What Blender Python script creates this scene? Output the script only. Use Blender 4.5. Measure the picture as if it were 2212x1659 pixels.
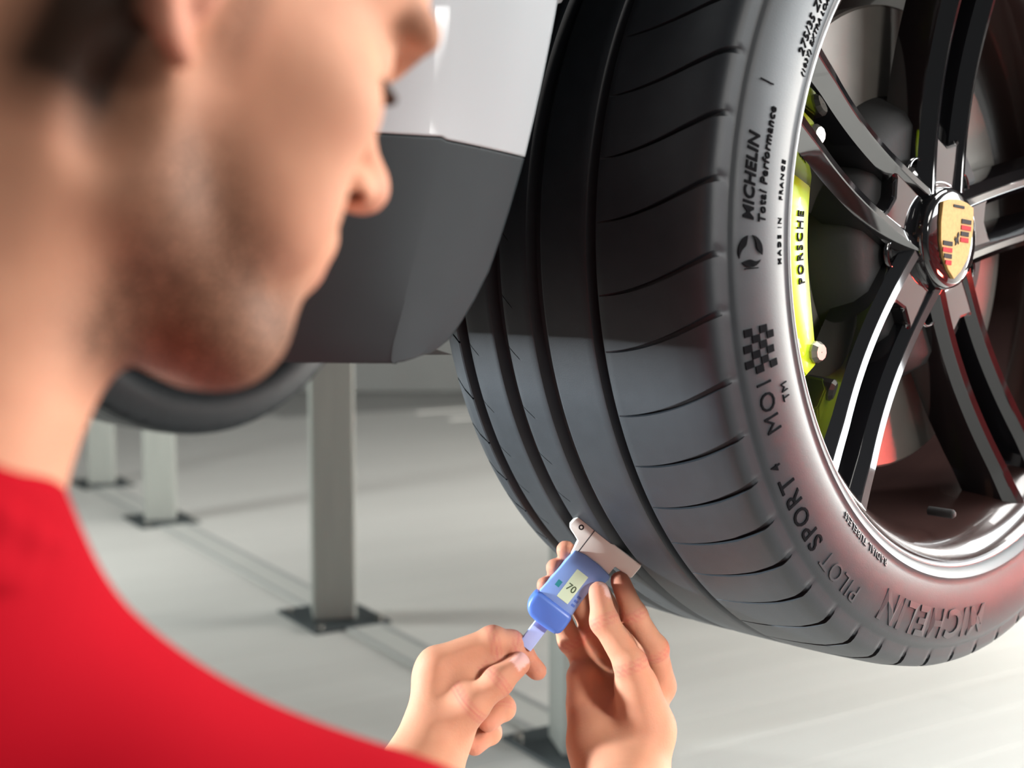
import bpy, bmesh, math, random
import numpy as np
from mathutils import Matrix, Vector

random.seed(7); np.random.seed(7)
S = bpy.context.scene
COL = S.collection
for o in list(bpy.data.objects): bpy.data.objects.remove(o)
PI = math.pi
H = 0.85                                   # camera height above the floor

# ------------------------------------------------------------------ camera
cam = bpy.data.cameras.new('camera'); cam_o = bpy.data.objects.new('camera', cam); COL.objects.link(cam_o)
cam.sensor_width = 36.0; cam.lens = 36.0 * 2800 / 2212
PITCH = 0.085
cam_o.location = (0, 0, H); cam_o.rotation_euler = (PI / 2 - PITCH, 0, 0)
cam.clip_start = 0.02; cam.clip_end = 100
cam.dof.use_dof = True; cam.dof.focus_distance = 1.0; cam.dof.aperture_fstop = 5.0; cam.dof.aperture_blades = 0
S.camera = cam_o
S.view_settings.view_transform = 'Standard'; S.view_settings.look = 'None'
S.view_settings.gamma = 1.0; S.view_settings.use_curve_mapping = False
S.view_settings.exposure = 0.12
S.cycles.max_bounces = 6; S.cycles.diffuse_bounces = 3; S.cycles.glossy_bounces = 3

# ------------------------------------------------------------------ world: even daylight of a glass-roofed hall
wd = bpy.data.worlds.new('world'); S.world = wd; wd.use_nodes = True
wd.node_tree.nodes['Background'].inputs[0].default_value = (0.93, 0.97, 1.0, 1)
wd.node_tree.nodes['Background'].inputs[1].default_value = 0.11
# area lights, several added for effect: (name, location, aim point, size x, size y, watts, colour)
LAMPS = [
    ('overhead_lamp', (2.0, 1.6, 3.3), (1.2, 2.2, 0.0), 2.0, 1.4, 110, (1.0, 0.98, 0.95)),
    ('key_light', (1.9, -0.75, 2.2), (-0.2, 0.5, 0.9), 0.9, 0.6, 20, (1.0, 0.96, 0.91)),  # added key light for the head, neck and hands
    ('floor_fill_light', (3.55, 3.0, 0.85), (0.4, 2.2, 0.2), 2.8, 1.5, 450, (1.0, 0.975, 0.92)),  # added unseen source, floods the floor under the car; no door there
    ('sidewall_sheen_light', (3.55, 1.25, 1.80), (0.4, 1.1, 0.9), 2.3, 1.1, 140, (0.92, 0.98, 1.0)),  # added unseen source for sidewall sheen and white spoke reflections; no window there
    ('side_lamp', (-2.42, 3.1, 1.0), (-0.3, 3.3, 0.1), 0.25, 0.25, 28, (0.96, 1.0, 0.97)),
    ('hand_fill_light', (1.75, -0.75, 1.35), (0.05, 1.0, 0.50), 0.3, 0.3, 1.0, (1.0, 0.98, 0.95)),  # added fill aimed at the hands and gauge
    ('red_tint_light', (2.75, 1.15, 0.30), (0.66, 1.36, 0.62), 0.4, 0.10, 1.3, (1.0, 0.10, 0.07)),  # added unseen red light, tints the lower part of the wheel
    ('low_lamp', (-2.0, 1.12, 0.835), (0.05, 1.0, 0.70), 0.12, 0.12, 23, (0.88, 0.95, 1.0)),
]
for nm, loc, aim, sx, sy, w, c in LAMPS:
    l = bpy.data.lights.new(nm, 'AREA'); l.shape = 'RECTANGLE'; l.size = sx; l.size_y = sy; l.energy = w; l.color = c
    l.spread = math.radians({'low_lamp': 75, 'red_tint_light': 22, 'hand_fill_light': 21}.get(nm, 180))
    lo = bpy.data.objects.new(nm, l); COL.objects.link(lo); lo.location = loc
    lo.rotation_euler = (Vector(aim) - Vector(loc)).to_track_quat('-Z', 'Y').to_euler()

# ------------------------------------------------------------------ materials
def mat(name, col, rough=0.5, metal=0.0, coat=0.0, noise=None, bump=None, spec=0.5, sss=0.0, emit=None, wave=None, attr=None, objrand=0.0, sheen=0.0):
    """col: base colour; noise=(scale, amount, second colour); bump=(scale, strength, distance); attr: [(attribute, colour)]"""
    m = bpy.data.materials.new(name); m.use_nodes = True
    nt = m.node_tree; N = nt.nodes; L = nt.links; b = N['Principled BSDF']
    b.inputs['Base Color'].default_value = (*col, 1); b.inputs['Roughness'].default_value = rough
    b.inputs['Metallic'].default_value = metal; b.inputs['Coat Weight'].default_value = coat
    b.inputs['Coat Roughness'].default_value = 0.03; b.inputs['Specular IOR Level'].default_value = spec
    if sheen: b.inputs['Sheen Weight'].default_value = sheen; b.inputs['Sheen Roughness'].default_value = 0.4
    if sss:
        b.inputs['Subsurface Weight'].default_value = sss
        b.inputs['Subsurface Radius'].default_value = (1.0, 0.35, 0.2); b.inputs['Subsurface Scale'].default_value = 0.006
    if emit:
        b.inputs['Emission Color'].default_value = (*emit[0], 1); b.inputs['Emission Strength'].default_value = emit[1]
    tc = N.new('ShaderNodeTexCoord')
    src = None
    def mix(fac, a, c):
        x = N.new('ShaderNodeMix'); x.data_type = 'RGBA'
        if isinstance(fac, float): x.inputs[0].default_value = fac
        else: L.new(fac, x.inputs[0])
        if a is None: x.inputs[6].default_value = (*col, 1)
        else: L.new(a, x.inputs[6])
        if isinstance(c, tuple): x.inputs[7].default_value = (*c, 1)
        else: L.new(c, x.inputs[7])
        return x.outputs[2]
    def math_(op, a, v):
        x = N.new('ShaderNodeMath'); x.operation = op; L.new(a, x.inputs[0])
        if isinstance(v, (int, float)): x.inputs[1].default_value = v
        else: L.new(v, x.inputs[1])
        return x.outputs[0]
    if noise:
        t = N.new('ShaderNodeTexNoise'); t.inputs['Scale'].default_value = noise[0]; t.inputs['Detail'].default_value = 3
        mp = N.new('ShaderNodeMapping'); L.new(tc.outputs['Object'], mp.inputs[0]); L.new(mp.outputs[0], t.inputs['Vector'])
        if len(noise) > 3: mp.inputs['Scale'].default_value = noise[3]
        r = N.new('ShaderNodeMapRange'); r.inputs[1].default_value = 0.35; r.inputs[2].default_value = 0.65; L.new(t.outputs[0], r.inputs[0])
        src = mix(math_('MULTIPLY', r.outputs[0], noise[1]), src, noise[2])
    if objrand:
        oi = N.new('ShaderNodeObjectInfo'); src = mix(math_('MULTIPLY', oi.outputs['Random'], objrand), src, tuple(x * 0.55 for x in col))
    for an, ac, grain in (attr or []):
        a = N.new('ShaderNodeAttribute'); a.attribute_name = an
        f = a.outputs['Fac']
        if grain:
            g = N.new('ShaderNodeTexNoise'); g.inputs['Scale'].default_value = grain; g.inputs['Detail'].default_value = 3
            L.new(tc.outputs['Object'], g.inputs['Vector'])
            rr = N.new('ShaderNodeMapRange'); rr.inputs[1].default_value = 0.11; rr.inputs[2].default_value = 0.55; L.new(g.outputs[0], rr.inputs[0])
            f = math_('MULTIPLY', f, rr.outputs[0])
        src = mix(f, src, ac)
    if src is not None: L.new(src, b.inputs['Base Color'])
    if bump:
        t = N.new('ShaderNodeTexNoise'); t.inputs['Scale'].default_value = bump[0]; t.inputs['Detail'].default_value = 3
        L.new(tc.outputs['Object'], t.inputs['Vector'])
        h = t.outputs[0]
        if wave:
            w = N.new('ShaderNodeTexWave'); w.inputs['Scale'].default_value = wave[0]; w.inputs['Distortion'].default_value = 2.5
            w.inputs['Detail'].default_value = 3; L.new(tc.outputs['Object'], w.inputs['Vector'])
            h = math_('ADD', h, math_('MULTIPLY', w.outputs['Fac'], wave[1]))
        bp = N.new('ShaderNodeBump'); bp.inputs['Strength'].default_value = bump[1]; bp.inputs['Distance'].default_value = bump[2]
        L.new(h, bp.inputs['Height']); L.new(bp.outputs[0], b.inputs['Normal'])
    return m

M = dict(
    rubber=mat('tyre rubber', (0.014, 0.018, 0.022), 0.46, noise=(60, 0.5, (0.020, 0.025, 0.030)), bump=(900, 0.12, 0.0005), spec=0.45),
    letter=mat('moulded black lettering', (0.003, 0.003, 0.004), 0.9, bump=(800, 0.1, 0.0005), spec=0.08),
    relief=mat('raised rubber lettering', (0.024, 0.027, 0.031), 0.42, bump=(900, 0.1, 0.0005)),
    gloss=mat('gloss black wheel lacquer', (0.006, 0.006, 0.007), 0.06, coat=1.0, bump=(6, 0.02, 0.002)),
    lip=mat('polished rim edge', (0.30, 0.31, 0.32), 0.32, metal=0.8, bump=(300, 0.03, 0.0005)),
    disc=mat('machined brake disc', (0.20, 0.185, 0.165), 0.48, metal=0.6, noise=(30, 0.4, (0.15, 0.14, 0.125)), bump=(400, 0.1, 0.0005)),
    dark=mat('dark cast metal', (0.009, 0.009, 0.009), 0.75, bump=(200, 0.2, 0.001)),
    acid=mat('acid green caliper paint', (0.48, 0.66, 0.012), 0.3, coat=0.4, bump=(200, 0.05, 0.0005)),
    bolt=mat('zinc bolt', (0.42, 0.40, 0.36), 0.35, metal=0.8, bump=(300, 0.1, 0.0005)),
    gold=mat('pale gold enamel', (0.58, 0.39, 0.14), 0.6, coat=0.0, spec=0.15, noise=(300, 0.35, (0.40, 0.25, 0.08)), bump=(500, 0.15, 0.0005)),
    red_e=mat('red enamel', (0.42, 0.012, 0.02), 0.6, coat=0.0, bump=(300, 0.05, 0.0003), spec=0.1),
    black_e=mat('black enamel', (0.01, 0.01, 0.012), 0.6, coat=0.0, bump=(300, 0.05, 0.0003), spec=0.1),
    white=mat('white car paint', (0.54, 0.585, 0.605), 0.35, coat=0.3, noise=(4, 0.2, (0.51, 0.555, 0.58)), bump=(500, 0.02, 0.0003)),
    valance=mat('dark grey moulded plastic', (0.018, 0.026, 0.030), 0.6, noise=(40, 0.3, (0.022, 0.031, 0.035)), bump=(1200, 0.15, 0.0004)),
    liner=mat('black arch felt', (0.008, 0.008, 0.009), 0.9, bump=(300, 0.4, 0.001), spec=0.2),
    under=mat('black underbody', (0.012, 0.012, 0.013), 0.8, bump=(60, 0.4, 0.002)),
    steel=mat('brushed steel', (0.37, 0.39, 0.36), 0.5, metal=0.2, noise=(8, 0.4, (0.28, 0.30, 0.28), (14, 14, 0.5)), bump=(80, 0.1, 0.0005)),
    plate=mat('dark steel plate', (0.06, 0.075, 0.08), 0.5, metal=0.3, noise=(10, 0.4, (0.09, 0.105, 0.11)), bump=(100, 0.2, 0.0005)),
    rail=mat('flush floor rail', (0.66, 0.67, 0.63), 0.5, noise=(5, 0.4, (0.60, 0.61, 0.58)), bump=(60, 0.1, 0.0005)),
    board=mat('pale floor board', (0.76, 0.755, 0.715), 0.5, noise=(3, 0.30, (0.68, 0.675, 0.635), (1, 9, 1)), bump=(30, 0.1, 0.0008), objrand=0.10),
    floor=mat('screed', (0.42, 0.42, 0.40), 0.7, noise=(4, 0.4, (0.36, 0.36, 0.35)), bump=(60, 0.2, 0.001)),
    wall=mat('grey painted wall', (0.30, 0.31, 0.30), 0.8, noise=(2, 0.3, (0.25, 0.26, 0.25)), bump=(80, 0.15, 0.001)),
    wallw=mat('off white wall', (0.72, 0.72, 0.70), 0.8, noise=(2, 0.2, (0.68, 0.68, 0.66)), bump=(80, 0.15, 0.001)),
    redcab=mat('red bounce enamel', (0.55, 0.03, 0.025), 0.35, coat=0.3, bump=(300, 0.05, 0.0005)),
    redmat=mat('red bounce rubber', (0.26, 0.014, 0.012), 0.6, bump=(120, 0.3, 0.001)),
    barrel=mat('red tinted barrel lacquer', (0.030, 0.015, 0.013), 0.22, coat=0.6, bump=(40, 0.03, 0.001)),  # red glow of the lower wheel put into the base colour
    groove=mat('rail groove', (0.44, 0.45, 0.44), 0.6, bump=(60, 0.1, 0.0005)),
    skin=mat('skin', (0.56, 0.275, 0.170), 0.60, noise=(55, 0.35, (0.48, 0.215, 0.135)), bump=(420, 0.22, 0.0010), sss=0.14, wave=(60, 0.07),
             attr=[('flush', (0.50, 0.17, 0.13), 0), ('beard', (0.100, 0.046, 0.024), 700), ('hair_and_shade', (0.028, 0.013, 0.007), 0), ('nail', (0.70, 0.43, 0.38), 0), ('nostril_shade', (0.10, 0.03, 0.02), 0)], spec=0.16),
    hair=mat('dark brown hair', (0.030, 0.015, 0.009), 0.6, noise=(220, 0.6, (0.07, 0.035, 0.02)), bump=(350, 0.8, 0.003)),
    shirt=mat('red jersey', (0.33, 0.003, 0.010), 0.85, noise=(18, 0.3, (0.28, 0.003, 0.009)), bump=(700, 0.35, 0.0006), spec=0.04),
    trousers=mat('charcoal work trousers', (0.04, 0.042, 0.05), 0.85, noise=(20, 0.3, (0.055, 0.058, 0.066)), bump=(500, 0.4, 0.0008)),
    shoe=mat('black shoe leather', (0.02, 0.02, 0.02), 0.5, bump=(150, 0.3, 0.0008)),
    eyew=mat('eye white', (0.75, 0.70, 0.66), 0.15, bump=(80, 0.02, 0.0002)),
    blue=mat('blue gauge plastic', (0.19, 0.32, 0.66), 0.42, bump=(500, 0.1, 0.0003), noise=(30, 0.2, (0.22, 0.36, 0.70))),
    blue_d=mat('deeper blue gauge plastic', (0.075, 0.17, 0.56), 0.38, bump=(500, 0.1, 0.0003)),
    slider=mat('pale blue slider plastic', (0.42, 0.52, 0.88), 0.4, bump=(400, 0.1, 0.0003)),
    cream=mat('cream gauge plastic', (0.88, 0.85, 0.77), 0.45, bump=(500, 0.08, 0.0003), noise=(20, 0.15, (0.84, 0.80, 0.72))),
    lcd=mat('pale green display', (0.62, 0.80, 0.60), 0.25, bump=(300, 0.02, 0.0002)),
    digit=mat('display digit', (0.05, 0.10, 0.05), 0.4, bump=(300, 0.02, 0.0002)),
    teal=mat('teal print', (0.02, 0.28, 0.33), 0.4, bump=(300, 0.02, 0.0002)),
    lamp=mat('lamp housing', (0.05, 0.05, 0.05), 0.5, bump=(100, 0.1, 0.0005)),
)

# ------------------------------------------------------------------ object helpers
WM = {}
def link(o, parent=None, mw=None):
    COL.objects.link(o); mw = mw or Matrix.Identity(4)
    if parent is not None:
        o.parent = parent; o.matrix_parent_inverse = WM[parent.name].inverted()
    o.matrix_basis = mw; WM[o.name] = mw
    return o
def empty(name, loc, label, cat, group=None):
    o = bpy.data.objects.new(name, None); link(o, None, Matrix.Translation(loc)); return tag(o, label, cat, group)
def tag(o, label=None, cat=None, group=None, kind=None):
    if label: o['label'] = label
    if cat: o['category'] = cat
    if group: o['group'] = group
    if kind: o['kind'] = kind
    return o
def mobj(name, me, material, parent=None, mw=None, smooth=True, label=None):
    if material is not None and not me.materials: me.materials.append(M[material])
    if smooth: me.polygons.foreach_set('use_smooth', [True] * len(me.polygons))
    o = bpy.data.objects.new(name, me); link(o, parent, mw)
    if label: o['label'] = label
    return o
def pydata(name, v, f):
    me = bpy.data.meshes.new(name); me.from_pydata([tuple(p) for p in v], [], f); me.update(); return me
def sharp(me, deg=35):
    try: me.set_sharp_from_angle(angle=math.radians(deg))
    except Exception: pass
def box_mesh(name, sx, sy, sz, bev=0.0, seg=2):
    bm = bmesh.new(); bmesh.ops.create_cube(bm, size=1.0)
    bmesh.ops.scale(bm, vec=(sx, sy, sz), verts=bm.verts)
    if bev: bmesh.ops.bevel(bm, geom=bm.edges[:], offset=bev, segments=seg, affect='EDGES', profile=0.5)
    me = bpy.data.meshes.new(name); bm.to_mesh(me); bm.free(); return me
def revolve(name, prof, seg=96, a0=0.0, a1=2 * PI):
    """prof: list of (offset along local z, radius); revolved about local z"""
    full = abs(a1 - a0 - 2 * PI) < 1e-6; n = seg if full else seg + 1
    v = []; f = []
    for i in range(n):
        a = a0 + (a1 - a0) * i / seg
        for (z, r) in prof: v.append((r * math.cos(a), r * math.sin(a), z))
    m = len(prof)
    for i in range(seg):
        j = (i + 1) % n
        for k in range(m - 1): f.append((i * m + k, j * m + k, j * m + k + 1, i * m + k + 1))
    me = pydata(name, v, f); bm = bmesh.new(); bm.from_mesh(me)
    bmesh.ops.remove_doubles(bm, verts=bm.verts, dist=1e-6); bmesh.ops.recalc_face_normals(bm, faces=bm.faces)
    bm.to_mesh(me); bm.free(); return me
def prism(name, poly, z0, z1, bev=0.0, seg=2):
    """a flat outline (list of x, y) given thickness between z0 and z1"""
    bm = bmesh.new(); vs = [bm.verts.new((x, y, z1)) for x, y in poly]; fc = bm.faces.new(vs)
    r = bmesh.ops.extrude_face_region(bm, geom=[fc])
    for e in r['geom']:
        if isinstance(e, bmesh.types.BMVert): e.co.z = z0
    bmesh.ops.recalc_face_normals(bm, faces=bm.faces)
    if bev: bmesh.ops.bevel(bm, geom=bm.edges[:], offset=bev, segments=seg, affect='EDGES', profile=0.5)
    me = bpy.data.meshes.new(name); bm.to_mesh(me); bm.free(); return me
def text_mesh(s, size, depth=0.0, shear=0.0, bold=0.0, space=1.0):
    c = bpy.data.curves.new('text', 'FONT'); c.body = s; c.size = size; c.shear = shear; c.offset = bold * size; c.space_character = space
    c.extrude = depth; c.align_x = 'CENTER'; c.resolution_u = 3
    o = bpy.data.objects.new('text', c); COL.objects.link(o)
    dg = bpy.context.evaluated_depsgraph_get(); dg.update()
    me = bpy.data.meshes.new_from_object(o.evaluated_get(dg))
    bpy.data.objects.remove(o); bpy.data.curves.remove(c); return me
def frame(ox, oy, oz, loc):
    m = Matrix.Identity(4)
    for i in range(3): m[i][0], m[i][1], m[i][2], m[i][3] = ox[i], oy[i], oz[i], loc[i]
    return m

# ------------------------------------------------------------------ signed-distance modelling for the body
def smin(a, b, k):
    h = np.clip(0.5 + 0.5 * (b - a) / k, 0, 1); return b * (1 - h) + a * h - k * h * (1 - h)
class Sdf:
    def __init__(self): self.p = []
    def cap(self, a, b, ra, rb=None, k=0.01, sub=False, flat=None):
        a = np.array(a, float); b = np.array(b, float); rb = ra if rb is None else rb
        c = (a + b) / 2; R = np.linalg.norm(b - a) / 2 + max(ra, rb); self.p.append(('c', a, b, ra, rb, k, sub, c, R)); return self
    def ell(self, c, r, k=0.01, sub=False, rot=None):
        c = np.array(c, float); r = np.array(r, float)
        self.p.append(('e', c, r, rot, None, k, sub, c, float(max(r)))); return self
    def chain(self, pts, rad, k=0.006):
        for i in range(len(pts) - 1): self.cap(pts[i], pts[i + 1], rad[i], rad[i + 1], k if i else self.kroot)
        return self
    kroot = 0.006
    def xform(self, R, T):
        q = Sdf()
        for t in self.p:
            if t[0] == 'c': q.cap(R @ t[1] + T, R @ t[2] + T, t[3], t[4], t[5], t[6])
            else: q.ell(R @ t[1] + T, t[2], t[5], t[6], rot=(R if t[3] is None else R @ t[3]))
        return q
    def add(self, o): self.p += o.p; return self
    def ev(self, P, prims=None):
        d = np.full(len(P), 1.0)
        for t in (self.p if prims is None else prims):
            if t[0] == 'c':
                a, b = t[1], t[2]; ba = b - a; pa = P - a; L2 = max(ba @ ba, 1e-12)
                h = np.clip(pa @ ba / L2, 0, 1)
                x = np.sqrt(((pa - h[:, None] * ba) ** 2).sum(1)) - (t[3] + (t[4] - t[3]) * h)
            else:
                q = P - t[1]
                if t[3] is not None: q = q @ t[3]
                k0 = np.sqrt(((q / t[2]) ** 2).sum(1)) + 1e-9; k1 = np.sqrt(((q / t[2] ** 2) ** 2).sum(1)) + 1e-9
                x = k0 * (k0 - 1) / k1
            d = -smin(-d, x, t[5]) if t[6] else smin(d, x, t[5])
        return d
    def mesh(self, name, h, B=14):
        lo = np.min([t[7] - t[8] for t in self.p if not t[6]], axis=0) - 3 * h; hi = np.max([t[7] + t[8] for t in self.p if not t[6]], axis=0) + 3 * h
        nb = np.ceil((hi - lo) / (B * h)).astype(int); D = nb * B + 2
        g = np.arange(B + 1); gi = np.stack(np.meshgrid(g, g, g, indexing='ij'), -1).reshape(-1, 3)
        br = B * h * 0.87; key = lambda I: (I[:, 0].astype(np.int64) * D[1] + I[:, 1]) * D[2] + I[:, 2]
        kc = np.array([t[7] for t in self.p]); kr = np.array([t[8] for t in self.p]); kk = np.array([t[5] for t in self.p])
        cid = []; cpos = []; quads = []
        off = np.array([[0,0,0],[0,0,1],[0,1,0],[0,1,1],[1,0,0],[1,0,1],[1,1,0],[1,1,1]])
        edges = [(0,1),(2,3),(4,5),(6,7),(0,2),(1,3),(4,6),(5,7),(0,4),(1,5),(2,6),(3,7)]
        for bi in np.ndindex(*nb):
            b0 = np.array(bi) * B; cen = lo + (b0 + B / 2) * h
            near = np.where(np.linalg.norm(kc - cen, axis=1) < kr * 1.25 + br + kk * 1.5 + 0.02)[0]
            if len(near) == 0: continue
            pr = [self.p[i] for i in near]
            if all(t[6] for t in pr): continue
            if abs(self.ev(cen[None], pr)[0]) > br * 1.9 + 0.006: continue
            I = gi + b0; V = self.ev(lo + I * h, pr).reshape(B + 1, B + 1, B + 1); sg = V < 0
            if sg.all() or not sg.any(): continue
            cs = [V[o[0]:o[0] + B, o[1]:o[1] + B, o[2]:o[2] + B] for o in off]
            ss = sum((c < 0).astype(np.int8) for c in cs); act = np.argwhere((ss > 0) & (ss < 8))
            if len(act):
                vals = np.stack([c[act[:, 0], act[:, 1], act[:, 2]] for c in cs], 1)
                acc = np.zeros((len(act), 3)); cnt = np.zeros(len(act))
                for e0, e1 in edges:
                    va, vb = vals[:, e0], vals[:, e1]; m = (va < 0) != (vb < 0)
                    t = np.where(m, va / np.where(m, va - vb, 1), 0)
                    acc += np.where(m[:, None], off[e0] + t[:, None] * (off[e1] - off[e0]), 0); cnt += m
                cid.append(key(act + b0)); cpos.append(lo + (act + b0 + acc / cnt[:, None]) * h)
            for ax in range(3):
                sl0 = [slice(0, B)] * 3; sl1 = [slice(0, B)] * 3; sl1[ax] = slice(1, B + 1)
                A = sg[tuple(sl0)]; Bb = sg[tuple(sl1)]; w = np.argwhere(A != Bb)
                if len(w) == 0: continue
                u, v = [(1, 2), (2, 0), (0, 1)][ax]; du = np.zeros(3, int); dv = np.zeros(3, int); du[u] = 1; dv[v] = 1
                I0 = w + b0
                q = np.stack([key(I0 - du - dv), key(I0 - dv), key(I0), key(I0 - du)], 1)
                flip = ~A[w[:, 0], w[:, 1], w[:, 2]]; q[flip] = q[flip][:, ::-1]; quads.append(q)
        cid = np.concatenate(cid); cpos = np.concatenate(cpos); o = np.argsort(cid); cid = cid[o]; cpos = cpos[o]
        q = np.concatenate(quads); ix = np.clip(np.searchsorted(cid, q), 0, len(cid) - 1); q = ix[(cid[ix] == q).all(1)]
        me = bpy.data.meshes.new(name); n = len(q)
        me.vertices.add(len(cpos)); me.vertices.foreach_set('co', cpos.astype(np.float32).ravel())
        me.loops.add(n * 4); me.loops.foreach_set('vertex_index', q.astype(np.int32).ravel())
        me.polygons.add(n); me.polygons.foreach_set('loop_start', np.arange(0, n * 4, 4, dtype=np.int32)); me.polygons.foreach_set('loop_total', np.full(n, 4, np.int32))
        me.update(calc_edges=True); me.validate(); return me, cpos
def smooth_mesh(me, it, f=0.5):
    bm = bmesh.new(); bm.from_mesh(me)
    for _ in range(it): bmesh.ops.smooth_vert(bm, verts=bm.verts, factor=f, use_axis_x=True, use_axis_y=True, use_axis_z=True)
    bm.to_mesh(me); bm.free()

# ================================================================== the setting
floor = mobj('floor', box_mesh('floor', 16, 16, 0.1), 'floor', None, Matrix.Translation((0, 3, -0.062)), smooth=False); tag(floor, kind='structure')
UB = Vector((-0.848, -0.53, 0)); LB = Vector((-0.53, 0.848, 0))         # the car's forward direction and its inward direction
WC = Vector((0.3975, 1.1035, 0.030 + H))                                # centre of the near wheel's outer face
bw, bl = 0.14, 2.4
bme = box_mesh('floor_board', bl - 0.0012, bw - 0.0012, 0.012, 0.0005, 1)
bang = math.atan2(-UB.y, -UB.x)
bx = Vector((math.cos(bang), math.sin(bang), 0)); by = Vector((-bx.y, bx.x, 0))
for j in range(-12, 40):
    for i in range(-1, 3):
        c = Vector((-0.2, 2.0, 0)) + bx * (i * bl + (j % 3) * 0.8 - 1.6) + by * (j * bw)
        if c.y < 0.3 or abs(c.x) > 4.6 or c.y > 8.0: continue
        mobj('floor_board', bme, 'board', floor, Matrix.Translation((c.x, c.y, -0.006)) @ Matrix.Rotation(bang, 4, 'Z'), smooth=False)
wb = mobj('wall_back', box_mesh('wall_back', 16, 0.2, 4.2), 'wall', None, Matrix.Translation((0, 9.4, 2.1)), smooth=False); tag(wb, kind='structure')
wl = mobj('wall_left', box_mesh('wall_left', 0.2, 16, 4.2), 'wall', None, Matrix.Translation((-5.2, 3, 2.1)), smooth=False); tag(wl, kind='structure')
wr = mobj('wall_right', box_mesh('wall_right', 0.2, 16, 4.2), 'wallw', None, Matrix.Translation((3.75, 3, 2.1)), smooth=False); tag(wr, kind='structure')

# row of square steel posts, standing on dark plates along a flush floor rail
posts = [((0.128, 2.26), 0.105, 'square steel post half hidden behind the hand holding the gauge'),
         ((-0.442, 3.15), 0.105, 'most fully visible square steel post, rising behind the front bumper'),
         ((-1.212, 4.42), 0.105, 'pale square steel post below the far tyre'),
         ((-1.66, 5.2), 0.105, 'farthest square steel post, beside the jaw and neck')]
pang = math.atan2(LB.y, LB.x)
pm = box_mesh('shaft', 0.105, 0.105, 0.79, 0.006, 2); ppl = box_mesh('base_plate', 0.24, 0.20, 0.008, 0.002, 1); pcap = box_mesh('cap', 0.109, 0.109, 0.012, 0.003, 2)
pbolt = revolve('bolt', [(0, 0.0001), (0.006, 0.0001), (0.006, 0.008), (0, 0.008)], 6)
for (x, y), w, lab in posts:
    e = empty('steel_post', (x, y, 0), lab, 'post', 'row of square steel posts')
    Rz = Matrix.Translation((x, y, 0)) @ Matrix.Rotation(pang - 0.35, 4, 'Z')
    mobj('shaft', pm, 'steel', e, Rz @ Matrix.Translation((0, 0, 0.403)), smooth=False)
    mobj('base_plate', ppl, 'plate', e, Matrix.Translation((x, y, 0)) @ Matrix.Rotation(pang, 4, 'Z') @ Matrix.Translation((0, 0, 0.004)), smooth=False)
    mobj('cap', pcap, 'plate', e, Rz @ Matrix.Translation((0, 0, 0.802)), smooth=False)
    for sx in (-1, 1):
        for sy in (-1, 1): mobj('bolt', pbolt, 'bolt', e, Matrix.Translation((x, y, 0.008)) @ Matrix.Rotation(pang, 4, 'Z') @ Matrix.Translation((sx * 0.095, sy * 0.078, 0)), smooth=False)
a, b = Vector((0.5, 1.65, 0)), Vector((-1.66, 5.2, 0)); mid = (a + b) / 2
rl = mobj('floor_rail', box_mesh('floor_rail', (b - a).length, 0.10, 0.004, 0.001, 1), 'rail', None, Matrix.Translation((mid.x, mid.y, 0.002)) @ Matrix.Rotation(pang, 4, 'Z'), smooth=False)
groove = box_mesh('groove', (b - a).length, 0.014, 0.001)
for sy in (-1, 1): mobj('groove', groove, 'groove', rl, Matrix.Translation((mid.x, mid.y, 0.0045)) @ Matrix.Rotation(pang, 4, 'Z') @ Matrix.Translation((0, sy * 0.042, 0)), smooth=False)
tag(rl, 'flat steel rail let into the floor along the row of posts', 'floor rail')

# unseen red cabinet, added so the wheel picks up red
tc = empty('red_bounce_cabinet', (3.2, 0.5, 0), 'unseen red cabinet added to reflect red in the wheel', 'cabinet')
TM = Matrix.Translation((3.2, 0.5, 0)) @ Matrix.Rotation(PI / 2, 4, 'Z')
mobj('body', box_mesh('body', 2.2, 0.5, 1.0, 0.01), 'redcab', tc, TM @ Matrix.Translation((0, 0, 0.55)), smooth=False)
dm = box_mesh('drawer', 0.68, 0.02, 0.15, 0.005); hm = box_mesh('handle', 0.5, 0.03, 0.016, 0.005)
for i in range(3):
    for k in range(6):
        d = mobj('drawer', dm, 'redcab', tc, TM @ Matrix.Translation(((i - 1) * 0.72, 0.26, 0.14 + k * 0.163)), smooth=False)
        mobj('handle', hm, 'steel', d, TM @ Matrix.Translation(((i - 1) * 0.72, 0.28, 0.19 + k * 0.163)), smooth=False)
wm_ = revolve('castor', [(-0.02, 0.001), (-0.02, 0.025), (0.02, 0.025), (0.02, 0.001)], 20)
for sx in (-1, 1):
    for sy in (-1, 1): mobj('castor', wm_, 'dark', tc, TM @ Matrix.Translation((sx * 1.0, sy * 0.2, 0.025)) @ Matrix.Rotation(PI / 2, 4, 'X'))

fm = mobj('red_bounce_mat', box_mesh('red_bounce_mat', 1.25, 3.0, 0.012, 0.004), 'redmat', None, Matrix.Translation((2.2, 1.2, 0.006)), smooth=False)  # added out of view to bounce red light onto wheel and tyre
tag(fm, 'unseen red mat added to bounce red onto the wheel', 'mat')
# ================================================================== the car
car = empty('car', (WC.x + LB.x * 0.9, WC.y + LB.y * 0.9, WC.z - 0.37), 'white car with dark grey lower bumper, raised clear of the floor', 'car')
AZ = 0.7408
n_ = Vector((math.sin(AZ), -math.cos(AZ), 0)); t_ = Vector((math.cos(AZ), math.sin(AZ), 0)); u_ = Vector((0, 0, 1))
WH = frame(t_, u_, n_, WC)                                               # wheel frame: x backwards, y up, z outwards

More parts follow.
